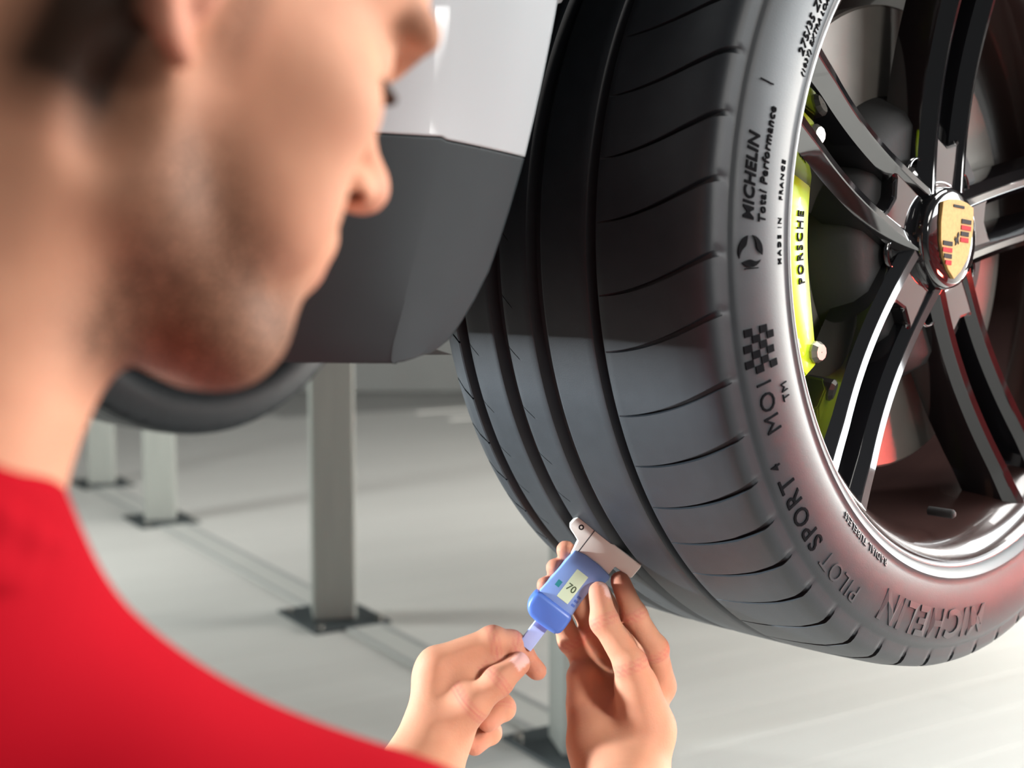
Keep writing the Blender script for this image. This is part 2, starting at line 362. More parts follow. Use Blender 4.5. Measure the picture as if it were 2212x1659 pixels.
# --- tyre: moulded carcass with grooves and lateral sipes
RT = 0.370
def tyre_mesh():
    grooves = [(-0.102, 0.0045), (-0.162, 0.0075), (-0.208, 0.0075), (-0.255, 0.0055)]
    prof = [(-0.020, 0.272, 0), (0.000, 0.276, 0), (0.006, 0.2825, 0), (0.0085, 0.2875, 0), (0.0075, 0.2905, 0), (0.0085, 0.294, 0), (0.0105, 0.305, 0), (0.0105, 0.318, 0), (0.0090, 0.330, 0), (0.0062, 0.341, 0),
            (0.0045, 0.3455, 0), (0.0030, 0.3465, 0), (0.0020, 0.349, 0)]
    def crown(o):
        x = (o + 0.141) / 0.141; return RT - 0.004 * abs(x) ** 3
    sh = [(0.0010, 0.3548), (-0.0008, 0.3590), (-0.0036, 0.3624), (-0.0085, 0.3648), (-0.016, 0.3662)]
    for i, (o, r) in enumerate(sh): prof.append((o, r, 1))
    edges = [-0.022]
    o = -0.028; lat = []
    while o > -0.276:
        lat.append(o); o -= 0.0062
    pts = []
    for o in lat:
        if any(abs(o - g) < w + 0.0022 for g, w in grooves): continue
        pts.append((o, crown(o), 1))
    for g, w in grooves:
        c = crown(g)
        pts += [(g + w + 0.0018, c, 1), (g + w + 0.0004, c - 0.0006, 0), (g + w - 0.0006, c - 0.0025, 0), (g + w * 0.62, c - 0.0085, 0), (g - w * 0.62, c - 0.0085, 0), (g - w + 0.0006, c - 0.0025, 0), (g - w - 0.0004, c - 0.0006, 0), (g - w - 0.0018, c, 1)]
    pts.sort(key=lambda p: -p[0]); prof += pts
    prof += [(-0.279, 0.3638, 1), (-0.284, 0.359, 1), (-0.287, 0.350, 0), (-0.293, 0.33, 0), (-0.294, 0.31, 0), (-0.288, 0.29, 0), (-0.276, 0.276, 0), (-0.258, 0.272, 0)]
    # sipe positions (degrees, where they cross the middle of the outer rib); irregular pitch as on the tyre
    A = [156.5, 163.5, 170.5, 177.5, 185.5, 191.9, 199.6, 206.2, 212.2, 218.0, 223.8, 229.8]
    k = 229.8
    while k < 156.5 + 360 - 8: k += 6.35; A.append(k)
    A = A[:-1] if A[-1] > 156.5 + 360 - 4 else A
    ns = len(A); fr = [-1.0, -0.72, 0.72, 1.0]; npl = 7; per = len(fr) + npl
    v = []; m = len(prof)
    def shape(o):
        # twist (deg), half width (m), depth (m) of a sipe at this lateral place
        if o > -0.098:
            x = (o + 0.097) / 0.097; x = max(0.0, min(1.05, x))
            return 1.6 - 4.4 * x ** 1.7, 0.0006 + 0.0020 * x, (0.0045 if o > -0.0045 else 0.0055) * min(1, (x - 0.02) * 6) * (1 if o > -0.0095 else 1)
        tw = 1.6
        for gi, (g, w) in enumerate(grooves[1:]):
            d_ = o - (g + w); top = grooves[gi][0] - grooves[gi][1]
            if d_ > 0 and o < top: return tw + min(d_, 0.011) * 150, 0.0005, (0.0020 if d_ < 0.009 and gi != 0 else 0.0)
        if o < -0.262: return tw + (o + 0.262) * 150, 0.0012, 0.004
        return tw, 0.0008, 0.0
    shp = [shape(o) for o, r, s in prof]
    for i in range(ns):
        a0 = A[i]; a1 = A[(i + 1) % ns] + (360 if i == ns - 1 else 0)
        for c in range(per):
            for k_, (o, r, s) in enumerate(prof):
                tw, hw, dp = shp[k_]; wdeg = math.degrees(hw / r)
                dpt = 0.0
                if c < 4:
                    a = a0 + tw + fr[c] * wdeg
                    if s and c in (1, 2): dpt = max(0.0, dp)
                    if r > 0.3525 and r < 0.360 and o > -0.01 and c in (1, 2): dpt *= 0.6
                    if o > 0.0015: dpt = 0.0
                else:
                    q = (c - 3) / (npl + 1); a = a0 + tw + wdeg + q * (a1 - a0 - 2 * wdeg)
                ar = math.radians(a)
                rr = r - dpt; v.append((rr * math.cos(ar), rr * math.sin(ar), o))
    f = []; nt_ = ns * per
    for i in range(nt_):
        j = (i + 1) % nt_
        for k_ in range(m - 1): f.append((i * m + k_ + 1, j * m + k_ + 1, j * m + k_, i * m + k_))
    me = pydata('tyre', v, f); me.polygons.foreach_set('use_smooth', [True] * len(me.polygons)); sharp(me, 38)
    return me, [(o, r) for o, r, s in prof[:20]]
tyre_me, sw = tyre_mesh()
tyre = mobj('tyre', tyre_me, 'rubber', car, WH, label='low profile tyre with four grooves facing the gauge')
swr = np.array([r for o, r in sw]); swo = np.array([o for o, r in sw])
def on_side(r): return float(np.interp(r, swr, swo))
def side_text(name, s, ang, r0, size, material, shear=0.0, bold=0.0, space=1.0, lift=0.0004, flip=False):
    me = text_mesh(s, size, 0.00035, shear, bold, space)
    for vt in me.vertices:
        x, y, z = vt.co; r = r0 + y; a = math.radians(ang) - x / r0
        vt.co = (r * math.cos(a), r * math.sin(a), on_side(r) + lift + z)
    return mobj(name, me, material, tyre, WH, smooth=False)
def side_mesh(name, me, ang, r0, material, lift=0.0005):
    for vt in me.vertices:
        x, y, z = vt.co; r = r0 + y; a = math.radians(ang) - x / r0
        vt.co = (r * math.cos(a), r * math.sin(a), on_side(r) + lift + z)
    return mobj(name, me, material, tyre, WH, smooth=False)
side_text('lettering', 'MICHELIN', 174.0, 0.3285, 0.0125, 'letter', 0.18, 0.022, 1.05)
side_text('lettering', 'Total Performance', 172.2, 0.3170, 0.0092, 'letter', 0.18, 0.012, 1.12)
side_text('lettering', 'MADE IN', 181.5, 0.2965, 0.0062, 'letter', 0, 0.012, 1.4)
side_text('lettering', 'FRANCE', 173.5, 0.2965, 0.0062, 'letter', 0, 0.012, 1.3)
side_text('lettering', 'PILOT', 230.2, 0.3275, 0.0195, 'relief', 0, 0.0, 1.15, 0.0006)
side_text('lettering', 'SPORT', 217.2, 0.3275, 0.0195, 'letter', 0, 0.008, 1.25)
side_text('lettering', '4', 209.3, 0.3345, 0.0110, 'letter', 0, 0.012)
side_text('lettering', 'MO', 202.4, 0.3235, 0.0190, 'letter', 0, -0.006, 1.15)
side_text('lettering', '1', 198.6, 0.3235, 0.0190, 'letter', 0, -0.006, 1.15)
side_text('lettering', 'TM', 201.0, 0.3080, 0.0100, 'letter', 0, -0.01, 1.1)
side_text('lettering', 'MICHELIN', 256.0, 0.3140, 0.034, 'relief', 0, 0.03, 1.1, 0.0006)
side_text('lettering', '275/35 ZR 21', 150.5, 0.3000, 0.0105, 'letter', 0, 0.0, 1.1)
side_text('lettering', '(103Y) EXTRA LOAD', 152.0, 0.2915, 0.0070, 'letter', 0, 0.0, 1.1)
side_text('lettering', 'RADIAL TUBELESS', 232.0, 0.2935, 0.0080, 'relief', 0, 0.01, 1.2)
for aa in (184.6, 162.6): side_mesh('index_mark', prism('index_mark', [(-0.0004, 0.0), (0.0004, 0.0), (0.0004, 0.012), (-0.0004, 0.012)], 0, 0.0004), aa, 0.324, 'letter')
# round swirl emblem: three tapering blades around a ring
for k in range(3):
    pts = []
    N_ = 12
    for i in range(N_ + 1):
        a = 2 * PI * k / 3 + 0.25 + 1.75 * i / N_; pts.append((0.0108 * math.cos(a), 0.0108 * math.sin(a)))
    for i in range(N_, -1, -1):
        a = 2 * PI * k / 3 + 0.25 + 1.75 * i / N_; rr = 0.0106 - 0.0050 * math.sin(PI * (i / N_) ** 0.7) ; pts.append((rr * math.cos(a), rr * math.sin(a)))
    side_mesh('emblem_blade', prism('emblem_blade', pts, 0, 0.0006), 182.6, 0.3305, 'letter')
# chequered flag printed on the sidewall
for i in range(6):
    for j in range(4):
        if (i + j) % 2: continue
        w = 0.0053; x0 = -0.016 + i * w; y0 = -0.0135 + j * 0.0068 + 0.0012 * math.sin(i * 0.9)
        side_mesh('flag_square', prism('flag_square', [(x0, y0), (x0 + w, y0), (x0 + w, y0 + 0.0068), (x0, y0 + 0.0068)], 0, 0.0005), 194.3, 0.328, 'letter')

# --- rim
rim_prof = [(-0.270, 0.262), (-0.266, 0.250), (-0.20, 0.238), (-0.09, 0.243), (-0.045, 0.249), (-0.022, 0.255), (-0.011, 0.262), (-0.006, 0.268), (-0.0045, 0.272), (0.0005, 0.2752)]
rim = mobj('rim', revolve('rim', rim_prof, 160), 'barrel', car, WH, label='gloss black wheel rim')
mobj('rim_edge', revolve('rim_edge', [(0.0005, 0.2752), (0.0035, 0.2772), (0.0040, 0.2786), (0.0030, 0.2800), (-0.002, 0.2822), (-0.012, 0.280)], 160), 'lip', rim, WH)
def spoke_mesh(side):
    # swept section along the radius; lateral offset keeps the two spokes of a pair almost parallel
    v = []; f = []; st = []
    for i in range(29):
        q = i / 28.0; r = 0.020 + q * (0.2655 - 0.020)
        off = side * (0.0235 + 0.0035 * q)
        zf = -0.032 - 0.004 * math.sin(PI * min(1, q * 1.2)) + 0.024 * q ** 2.4
        w = 0.0118 - 0.0015 * math.sin(PI * q) + 0.0015 * max(0, q - 0.8) * 5
        st.append((r, off, zf, w))
    for (r, off, zf, w) in st:
        sec = [(-w - 0.004, -0.044), (-w - 0.001, -0.016), (-w, -0.0115), (-w * 0.30, -0.0006), (-w * 0.22, 0.0), (w * 0.34, -0.0016), (w * 0.42, -0.0022), (w, -0.0095), (w + 0.001, -0.014), (w + 0.004, -0.044)]
        for (y, z) in sec: v.append((r, off - y, zf + z))
    m = 10
    for i in range(len(st) - 1):
        for k in range(m):
            k2 = (k + 1) % m; q = (i * m + k, (i + 1) * m + k, (i + 1) * m + k2, i * m + k2); f.append(q)
    f.append(tuple(range(m))); f.append(tuple(range((len(st) - 1) * m, len(st) * m)))
    me = pydata('spoke', v, f); bm = bmesh.new(); bm.from_mesh(me); bmesh.ops.recalc_face_normals(bm, faces=bm.faces); bm.to_mesh(me); bm.free()
    me.polygons.foreach_set('use_smooth', [True] * len(me.polygons)); sharp(me, 14); return me
sp = {1: spoke_mesh(1), -1: spoke_mesh(-1)}
SPK = [84, 156, 228, 300, 12]
web = prism('spoke_root', [(0.030, -0.026), (0.098, -0.026), (0.086, -0.014), (0.081, 0.0), (0.086, 0.014), (0.098, 0.026), (0.030, 0.026)], -0.075, -0.0385, 0.003)
for a in SPK:
    for s in (1, -1): mobj('spoke', sp[s], 'gloss', rim, WH @ Matrix.Rotation(math.radians(a), 4, 'Z'), smooth=False)
    mobj('spoke_root', web, 'gloss', rim, WH @ Matrix.Rotation(math.radians(a), 4, 'Z'), smooth=False)
mobj('hub', revolve('hub', [(-0.085, 0.066), (-0.056, 0.070), (-0.047, 0.066), (-0.041, 0.056), (-0.038, 0.048), (-0.039, 0.045), (-0.045, 0.044), (-0.045, 0.0005)], 96), 'gloss', rim, WH)
rec = revolve('bolt_recess', [(-0.056, 0.0005), (-0.056, 0.0105), (-0.0445, 0.0125), (-0.0425, 0.0140), (-0.0465, 0.0155)], 32)
bol = revolve('wheel_bolt', [(-0.056, 0.0078), (-0.048, 0.0078), (-0.0465, 0.0060), (-0.0465, 0.0005)], 6)
for a in SPK:
    R_ = WH @ Matrix.Rotation(math.radians(a + 36), 4, 'Z') @ Matrix.Translation((0.062, 0, 0))
    mobj('bolt_recess', rec, 'gloss', rim, R_); mobj('wheel_bolt', bol, 'dark', rim, R_, smooth=False)
mobj('center_cap', revolve('center_cap', [(-0.046, 0.0445), (-0.031, 0.0440), (-0.0280, 0.0425), (-0.0262, 0.0385), (-0.0252, 0.030), (-0.0245, 0.018), (-0.0242, 0.0005)], 72), 'gloss', rim, WH)
# crest on the cap: gold shield with barred and plain quarters
cr = math.radians(-4)
CR = WH @ Matrix.Rotation(cr, 4, 'Z')
def shield(s):
    w, h = 0.0300 * s, 0.0335 * s
    p = [(-w * 0.86, h * 0.86), (-w * 0.45, h * 0.96), (0, h), (w * 0.45, h * 0.96), (w * 0.86, h * 0.86), (w * 0.92, h * 0.35), (w * 0.86, -h * 0.12), (w * 0.66, -h * 0.52), (w * 0.36, -h * 0.82), (0, -h * 1.04), (-w * 0.36, -h * 0.82), (-w * 0.66, -h * 0.52), (-w * 0.86, -h * 0.12), (-w * 0.92, h * 0.35)]
    return p[::-1]
mobj('crest', prism('crest', shield(1), -0.0262, -0.0228, 0.0006), 'gold', rim, CR, smooth=False, label='gold shield with red and black bars')
def crest_part(name, x0, y0, x1, y1, material):
    mobj(name, prism(name, [(x0, y0), (x1, y0), (x1, y1), (x0, y1)], -0.0229, -0.0222), material, rim, CR, smooth=False)
for (x0, x1, ys) in ((0.006, 0.0225, (0.0175, 0.0122, 0.0068, 0.0016)), (-0.0225, -0.007, (-0.0035, -0.0090, -0.0142, -0.0196))):
    for i, y in enumerate(ys):
        sh = 0 if x0 > 0 else max(0, i - 1) * 0.0028
        crest_part('crest_bar', x0 + sh, y - 0.0038, x1 - (0.003 if x0 > 0 and i > 1 else 0), y, 'black_e' if i % 2 == 0 else 'red_e')
crest_part('crest_bar', -0.009, 0.0262, 0.009, 0.0285, 'black_e')
mobj('crest_horse', prism('crest_horse', [(-0.0022, -0.0062), (-0.0008, -0.0055), (0.0006, -0.0018), (0.0028, -0.0048), (0.0034, -0.0036), (0.0020, 0.0006), (0.0034, 0.0030), (0.0022, 0.0058), (0.0006, 0.0044), (0.0002, 0.0016), (-0.0026, -0.0008), (-0.0032, 0.0016), (-0.0040, -0.0012), (-0.0020, -0.0030)], -0.0229, -0.0222), 'black_e', rim, CR, smooth=False)
mobj('valve', revolve('valve', [(-0.03, 0.004), (-0.008, 0.004), (-0.006, 0.0025), (-0.006, 0.0003)], 16), 'dark', rim, WH @ Matrix.Rotation(math.radians(265), 4, 'Z') @ Matrix.Translation((0.236, 0, 0)))

# --- brake
disc = mobj('brake_disc', revolve('brake_disc', [(-0.118, 0.125), (-0.118, 0.203), (-0.116, 0.205), (-0.090, 0.205), (-0.088, 0.203), (-0.088, 0.125)], 120), 'disc', car, WH)
sharp(disc.data, 30)
mobj('disc_hat', revolve('disc_hat', [(-0.09, 0.127), (-0.083, 0.125), (-0.060, 0.112), (-0.052, 0.100), (-0.052, 0.0005)], 72), 'dark', disc, WH)
def arc_block(name, a0, a1, r0, r1, z0, z1, seg=24, taper=0.0):
    v = []; f = []
    for i in range(seg + 1):
        q = i / seg; a = math.radians(a0 + (a1 - a0) * q); tp = taper * (abs(2 * q - 1)) ** 3
        for (r, z) in [(r0 + tp, z0), (r1 - tp, z0), (r1 - tp * 1.2, z1 - 0.006), (r1 - 0.008 - tp, z1), (r0 + 0.008 + tp, z1), (r0 + tp, z1 - 0.006)]: v.append((r * math.cos(a), r * math.sin(a), z))
    m = 6
    for i in range(seg):
        for k in range(m): f.append((i * m + k, (i + 1) * m + k, (i + 1) * m + (k + 1) % m, i * m + (k + 1) % m))
    f.append(tuple(range(m))); f.append(tuple(range(seg * m, seg * m + m)))
    me = pydata(name, v, f); bm = bmesh.new(); bm.from_mesh(me); bmesh.ops.recalc_face_normals(bm, faces=bm.faces); bmesh.ops.bevel(bm, geom=bm.edges[:], offset=0.0015, segments=2, affect='EDGES'); bm.to_mesh(me); bm.free(); return me
cal = mobj('brake_caliper', arc_block('brake_caliper', 153, 212, 0.172, 0.232, -0.135, -0.050, 26, 0.014), 'acid', car, WH, label='acid green brake caliper'); sharp(cal.data, 40)
me = text_mesh('PORSCHE', 0.0105, 0.0004, 0, 0.008, 1.35)
for vt in me.vertices:
    x, y, z = vt.co; a = math.radians(183.0) - x / 0.187; r = 0.187 + y; vt.co = (r * math.cos(a), r * math.sin(a), -0.0495 + z)
mobj('lettering', me, 'black_e', cal, WH, smooth=False)
cb = revolve('bolt', [(-0.072, 0.009), (-0.048, 0.009), (-0.044, 0.0065), (-0.044, 0.0005)], 10)
for a, r in ((209, 0.190), (156, 0.190)): mobj('bolt', cb, 'bolt', cal, WH @ Matrix.Rotation(math.radians(a), 4, 'Z') @ Matrix.Translation((r, 0, 0)), smooth=False)
mobj('bleed_nipple', revolve('bleed_nipple', [(-0.014, 0.0005), (-0.014, 0.005), (0.0, 0.006), (0.012, 0.0055), (0.016, 0.0035), (0.016, 0.0005)], 16), 'acid', cal, WH @ Matrix.Translation((-0.140, 0.111, -0.062)) @ Matrix.Rotation(PI / 2, 4, 'X'))

# --- bumper: plan path in car coordinates (t forward of the wheel centre, l inwards)
def cp(t, l, z): return WC + UB * t + LB * l + Vector((0, 0, z - 0.030))   # z is measured from the camera height
path = [(0.53, 0.000), (0.56, 0.008), (0.60, 0.023), (0.65, 0.050), (0.70, 0.088), (0.74, 0.132), (0.78, 0.20), (0.82, 0.30), (0.85, 0.42), (0.875, 0.60), (0.885, 0.80), (0.885, 0.95), (0.875, 1.15), (0.85, 1.33), (0.82, 1.45), (0.78, 1.55), (0.72, 1.64), (0.64, 1.71), (0.53, 1.75), (0.44, 1.755)]
arch = [(-0.053, 0.538), (-0.050, 0.526), (-0.042, 0.514), (-0.032, 0.506), (-0.015, 0.494), (0.0, 0.485), (0.022, 0.476), (0.046, 0.467), (0.076, 0.457), (0.108, 0.448), (0.140, 0.440), (0.18, 0.431), (0.24, 0.418), (0.30, 0.395), (0.36, 0.350), (0.42, 0.26), (0.455, 0.14), (0.465, 0.0), (0.455, -0.14), (0.42, -0.26), (0.36, -0.35), (0.27, -0.42), (0.15, -0.46), (0.02, -0.475), (-0.05, -0.478)]
az_ = np.array([p[0] for p in arch[:13]]); at_ = np.array([p[1] for p in arch[:13]])
def bumper_grid(zs_of, name, lean, ret, material, parent, label=None):
    """rows of heights; every row starts at the arch edge with a turned-in return flange, follows the flank to the crease and wraps round the front"""
    v = []; f = []; ncol = None
    for zf in zs_of:
        row = []
        za = zf(0.0); t0 = float(np.interp(za, az_, at_))
        row.append(cp(t0 + 0.006, 0.05, za)); row.append(cp(t0 + 0.001, 0.012, za)); row.append(cp(t0, 0.003, za)); row.append(cp(t0 + 0.003, 0.0, za))
        tc_ = 0.516 + 0.33 * max(-0.01, min(0.128, 0.083 - za))
        tc_ = max(tc_, t0 + 0.012)
        for q in (0.3, 0.6, 0.9, 0.985): row.append(cp(t0 + 0.003 + (tc_ - t0 - 0.003) * q, -0.002 * math.sin(PI * q), zf(0.2 * q)))
        for i, (t, l) in enumerate(path):
            s = (i + 1) / len(path); dt = (tc_ - 0.53) * max(0, 1 - i / 4.0)
            z = zf(0.2 + 0.8 * s)
            row.append(cp(t + dt - lean(z) * min(1.0, 0.15 + i * 0.2), l + lean(z) * 0.3 * min(1.0, i * 0.25) * (1 if l < 0.9 else -1), z))
        ncol = len(row); v += row
    nr = len(zs_of)
    for r in range(nr - 1):
        for c in range(ncol - 1): f.append((r * ncol + c, r * ncol + c + 1, (r + 1) * ncol + c + 1, (r + 1) * ncol + c))
    me = pydata(name, v, f); bm = bmesh.new(); bm.from_mesh(me); bmesh.ops.recalc_face_normals(bm, faces=bm.faces); bm.to_mesh(me); bm.free()
    me.polygons.foreach_set('use_smooth', [True] * len(me.polygons)); sharp(me, 13)
    o = mobj(name, me, material, parent, None, label=label, smooth=False)
    md = o.modifiers.new('thickness', 'SOLIDIFY'); md.thickness = 0.003; md.offset = -1
    return o
def split(s): return 0.076 + 0.010 * min(1, s * 4.0) + 0.012 * max(0, s - 0.25)
up_rows = [(lambda s, q=q: split(s) + 0.0006 + (0.40 - split(s)) * q) for q in (0, 0.004, 0.02, 0.08, 0.16, 0.26, 0.38, 0.5, 0.62, 0.74, 0.86, 0.95, 1.0)]
lo_bot = lambda s: -0.052 - 0.004 * math.sin(PI * min(1, s * 2.2))
lo_rows = [(lambda s, q=q: lo_bot(s) + (split(s) - 0.0006 - lo_bot(s)) * q) for q in (0, 0.01, 0.03, 0.08, 0.16, 0.28, 0.42, 0.58, 0.74, 0.88, 0.97, 0.992, 1.0)]
bump = bumper_grid(up_rows, 'front_bumper', lambda z: -0.0165 + 0.10 * max(0, z - 0.15) ** 1.3, 0, 'white', car, 'white painted front bumper')
val = bumper_grid(lo_rows, 'lower_valance', lambda z: 0.0015 + 0.28 * max(0, 0.0 - z) ** 1.25 + 0.003 * max(0, (-0.032 - z) / 0.02) ** 2 - 0.018 * max(0, min(1, (z + 0.02) / 0.1)), 0, 'valance', car, 'dark grey plastic lower bumper')
# underside lip of the valance and splash shield behind it
lipv = []; lipf = []
lp = path[1:18]
for i, (t, l) in enumerate(lp):
    s = 0.2 + 0.8 * (i + 1) / len(path)
    z = lo_bot(s)
    lipv += [cp(t - 0.050, l + 0.022, z + 0.006), cp(t - 0.07, l + 0.034, z + 0.001), cp(max(t - 0.14, 0.575), l * 0.9 + 0.09, z + 0.004)]
for i in range(len(lp) - 1):
    for k in range(2): lipf.append((i * 3 + k, i * 3 + k + 1, (i + 1) * 3 + k + 1, (i + 1) * 3 + k))
mobj('underside_lip', pydata('underside_lip', lipv, lipf), 'under', car)
# fender above and behind the wheel, arch liner, underbody
fv = []; ff = []
for (z, t) in arch[11:]:
    tt = 0.62 if t > 0.3 else (t * 1.6 if t > -0.3 else -0.9); zz = max(z, 0.40) + 0.16 if t > -0.40 else 0.56
    fv += [cp(t, 0.05, z), cp(t, 0.004, z), cp(t, 0.0, z + 0.003), cp((t + tt) / 2, -0.006, (z + zz) / 2 if t > -0.4 else z), cp(tt, 0.01, zz if t > -0.40 else z), cp(tt, 0.16, 0.66)]
for i in range(len(arch) - 12):
    for k in range(5): ff.append((i * 6 + k, i * 6 + k + 1, (i + 1) * 6 + k + 1, (i + 1) * 6 + k))
fo = mobj('fender', pydata('fender', fv, ff), 'white', car); md = fo.modifiers.new('thickness', 'SOLIDIFY'); md.thickness = 0.003; md.offset = -1
lv = []; lf = []
LINE = [(-0.05, 0.585), (0.0, 0.53), (0.1, 0.485)] + [(0.474 * math.sin(math.radians(a)), 0.474 * math.cos(math.radians(a))) for a in range(25, 186, 10)]
for (z, t) in LINE:
    for l in (0.012, 0.06, 0.15, 0.25, 0.36): lv.append(cp(t * (1.0 + 0.02 * (l > 0.1)), l, z))
for i in range(len(LINE) - 1):
    for k in range(4): lf.append((i * 5 + k, i * 5 + k + 1, (i + 1) * 5 + k + 1, (i + 1) * 5 + k))
nb_ = len(lv)
for (z, t) in LINE: lv += [cp(t, 0.361, z), cp(t * 0.3, 0.40, max(z * 0.5, 0.0) + 0.05)]
for i in range(len(LINE) - 1): lf.append((nb_ + i * 2, nb_ + i * 2 + 1, nb_ + i * 2 + 3, nb_ + i * 2 + 2))
mobj('arch_liner', pydata('arch_liner', lv, lf), 'liner', car)
ubm = bmesh.new()
for (t0, t1, l0, l1, z0, z1) in ((-0.5, 0.60, 0.42, 1.33, 0.02, 0.40), (-3.0, -0.5, 0.06, 1.69, 0.0, 0.35), (0.60, 0.70, 0.30, 1.45, -0.03, 0.30)):
    q = [cp(t, l, z) for z in (z0, z1) for (t, l) in ((t0, l0), (t1, l0), (t1, l1), (t0, l1))]
    vs = [ubm.verts.new(p) for p in q]
    for fc in ((0, 1, 2, 3), (4, 5, 6, 7), (0, 1, 5, 4), (1, 2, 6, 5), (2, 3, 7, 6), (3, 0, 4, 7)): ubm.faces.new([vs[i] for i in fc])
bmesh.ops.recalc_face_normals(ubm, faces=ubm.faces); me = bpy.data.meshes.new('underbody'); ubm.to_mesh(me); ubm.free()
mobj('underbody', me, 'under', car, smooth=False)
hv = []; hf = []
for i, (t, l) in enumerate(path): hv += [cp(t - 0.03, l, 0.40), cp(t - 0.25, 0.1 + l * 0.885, 0.50), cp(-0.4, 0.16 + l * 0.82, 0.62), cp(-1.0, 0.16 + l * 0.82, 0.68)]
for i in range(len(path) - 1):
    for k in range(3): hf.append((i * 4 + k, i * 4 + k + 1, (i + 1) * 4 + k + 1, (i + 1) * 4 + k))
mobj('bonnet', pydata('bonnet', hv, hf), 'white', car)
sv = [cp(-0.478, 0.0, -0.05), cp(-0.478, 0.0, 0.56), cp(-3.0, 0.0, -0.05), cp(-3.0, 0.0, 0.56), cp(-0.9, 0.01, 0.56), cp(-0.9, 0.0, -0.05)]
so = mobj('side_panel', pydata('side_panel', sv, [(0, 5, 4, 1), (5, 2, 3, 4)]), 'white', car); md = so.modifiers.new('thickness', 'SOLIDIFY'); md.thickness = 0.004

# --- far wheel of the same axle
FC = WC + LB * 2.0 + Vector((0, 0, 0.03)) + UB * 0.17
nf = -n_; FW = frame(Vector((-t_.x, -t_.y, 0)), u_, nf, FC + n_ * 0.05)
ft = mobj('tyre', tyre_me, 'rubber', car, FW, label='far front tyre seen beneath the bumper')
fr_ = mobj('rim', rim.data, 'gloss', car, FW, label='inside of the far wheel rim')
for a in SPK:
    for s in (1, -1): mobj('spoke', sp[s], 'gloss', fr_, FW @ Matrix.Rotation(math.radians(a), 4, 'Z'), smooth=False)

# ================================================================== tyre gauge
GA = math.radians(-37.7)
cf = Vector((0, math.cos(PITCH), -math.sin(PITCH))); cu = Vector((0, math.sin(PITCH), math.cos(PITCH))); cr_ = Vector((1, 0, 0))
G0 = Vector((0.0659, 1.043, -0.2448 + H))
ea = cr_ * math.cos(GA) + cu * math.sin(GA); eb = cr_ * -math.sin(-GA) + cu * -math.cos(GA)   # a: along the head, b: down the body
GM = frame(ea, eb * -1, -cf, G0)                                          # gauge frame in metres: x along head, y towards the tyre, z to the viewer
gauge = empty('tread_depth_gauge', G0, 'blue and cream digital tread depth gauge pressed against the tyre', 'gauge')
mm = lambda pts: [(x * 0.001, -y * 0.001) for x, y in pts][::-1]
mobj('head', prism('head', mm([(-37.5, -29.5), (-20, -29.8), (27.5, -30), (28, -28), (27.5, -17), (26, -16), (11, -16), (11, -2), (-24, -2), (-26, -14), (-31, -16), (-37, -18), (-39.5, -21), (-39, -27)]), -0.011, -0.001, 0.0008), 'cream', gauge, GM)
mobj('seam', prism('seam', mm([(-20.6, -29.9), (-19.8, -29.9), (-19.8, -5), (-20.6, -5)]), -0.0012, -0.0006), 'plate', gauge, GM, smooth=False)
mobj('hole', revolve('hole', [(-0.0012, 0.0005), (-0.0006, 0.0022), (-0.0014, 0.0024)], 24), 'dark', gauge, GM @ Matrix.Translation((-0.0305, 0.0245, 0)))
bodyp = [(-23.5, -6.5), (-14, -9.0), (0, -9.2), (12.5, -7.5), (13.5, -4), (12, 2), (8.5, 8), (6.5, 14), (6.6, 24), (7.6, 38), (-26, 38), (-25, 25), (-24.2, 10)]
gb = mobj('body', prism('body', mm(bodyp), -0.013, 0.0015, 0.0014), 'blue', gauge, GM); sharp(gb.data, 40)
gc = mobj('end_cap', prism('end_cap', mm([(-27.5, 37), (8.8, 37), (9.4, 50), (8, 57), (2, 58.5), (-12, 59), (-22, 58), (-27.4, 52), (-28.5, 44)]), -0.0155, 0.0042, 0.0040, 4), 'blue_d', gauge, GM); sharp(gc.data, 50)
mobj('slider', prism('slider', mm([(-13.2, 40), (-1.0, 40), (-0.8, 82), (-13.0, 82)]), -0.0085, -0.0035, 0.0006), 'slider', gauge, GM)
mobj('display', prism('display', mm([(-12.6, 4.2), (-1.2, 4.2), (-1.2, 32), (-12.6, 32)]), 0.0012, 0.0019, 0.0002), 'lcd', gauge, GM, smooth=False)
tm = text_mesh('70', 0.0085, 0.0001, 0, 0.01)
mobj('digits', tm, 'digit', gauge, GM @ Matrix.Translation((-0.0068, -0.0225, 0.00205)) , smooth=False)
mobj('print', prism('print', mm([(-19.5, 20), (-15.5, 20), (-15.5, 25.5), (-19.5, 25.5)]), 0.0013, 0.0018), 'teal', gauge, GM, smooth=False)
for i in range(3): mobj('print', prism('print', mm([(1.2, 21 + i * 4), (4.6, 21 + i * 4), (4.6, 23 + i * 4), (1.2, 23 + i * 4)]), 0.0013, 0.0017), 'blue_d', gauge, GM, smooth=False)

# ================================================================== the person
HO = np.array([-0.1435, 0.468, 0.0880 + H])
def rot3(yaw, p, r):
    cy, sy, cp_, sp_, cr2, sr = math.cos(yaw), math.sin(yaw), math.cos(p), math.sin(p), math.cos(r), math.sin(r)
    return np.array([[cy, -sy, 0], [sy, cy, 0], [0, 0, 1]]) @ np.array([[cp_, 0, sp_], [0, 1, 0], [-sp_, 0, cp_]]) @ np.array([[1, 0, 0], [0, cr2, -sr], [0, sr, cr2]])
HR = rot3(0.64, 0.41, -0.05)
hd = Sdf()
hd.ell((-0.008, 0, 0.055), (0.098, 0.077, 0.088), 0.01)
hd.ell((0.063, 0, 0.072), (0.044, 0.058, 0.052), 0.03)
hd.ell((0.040, 0, -0.018), (0.052, 0.058, 0.066), 0.03)
hd.ell((-0.02, 0, -0.01), (0.075, 0.066, 0.05), 0.03)
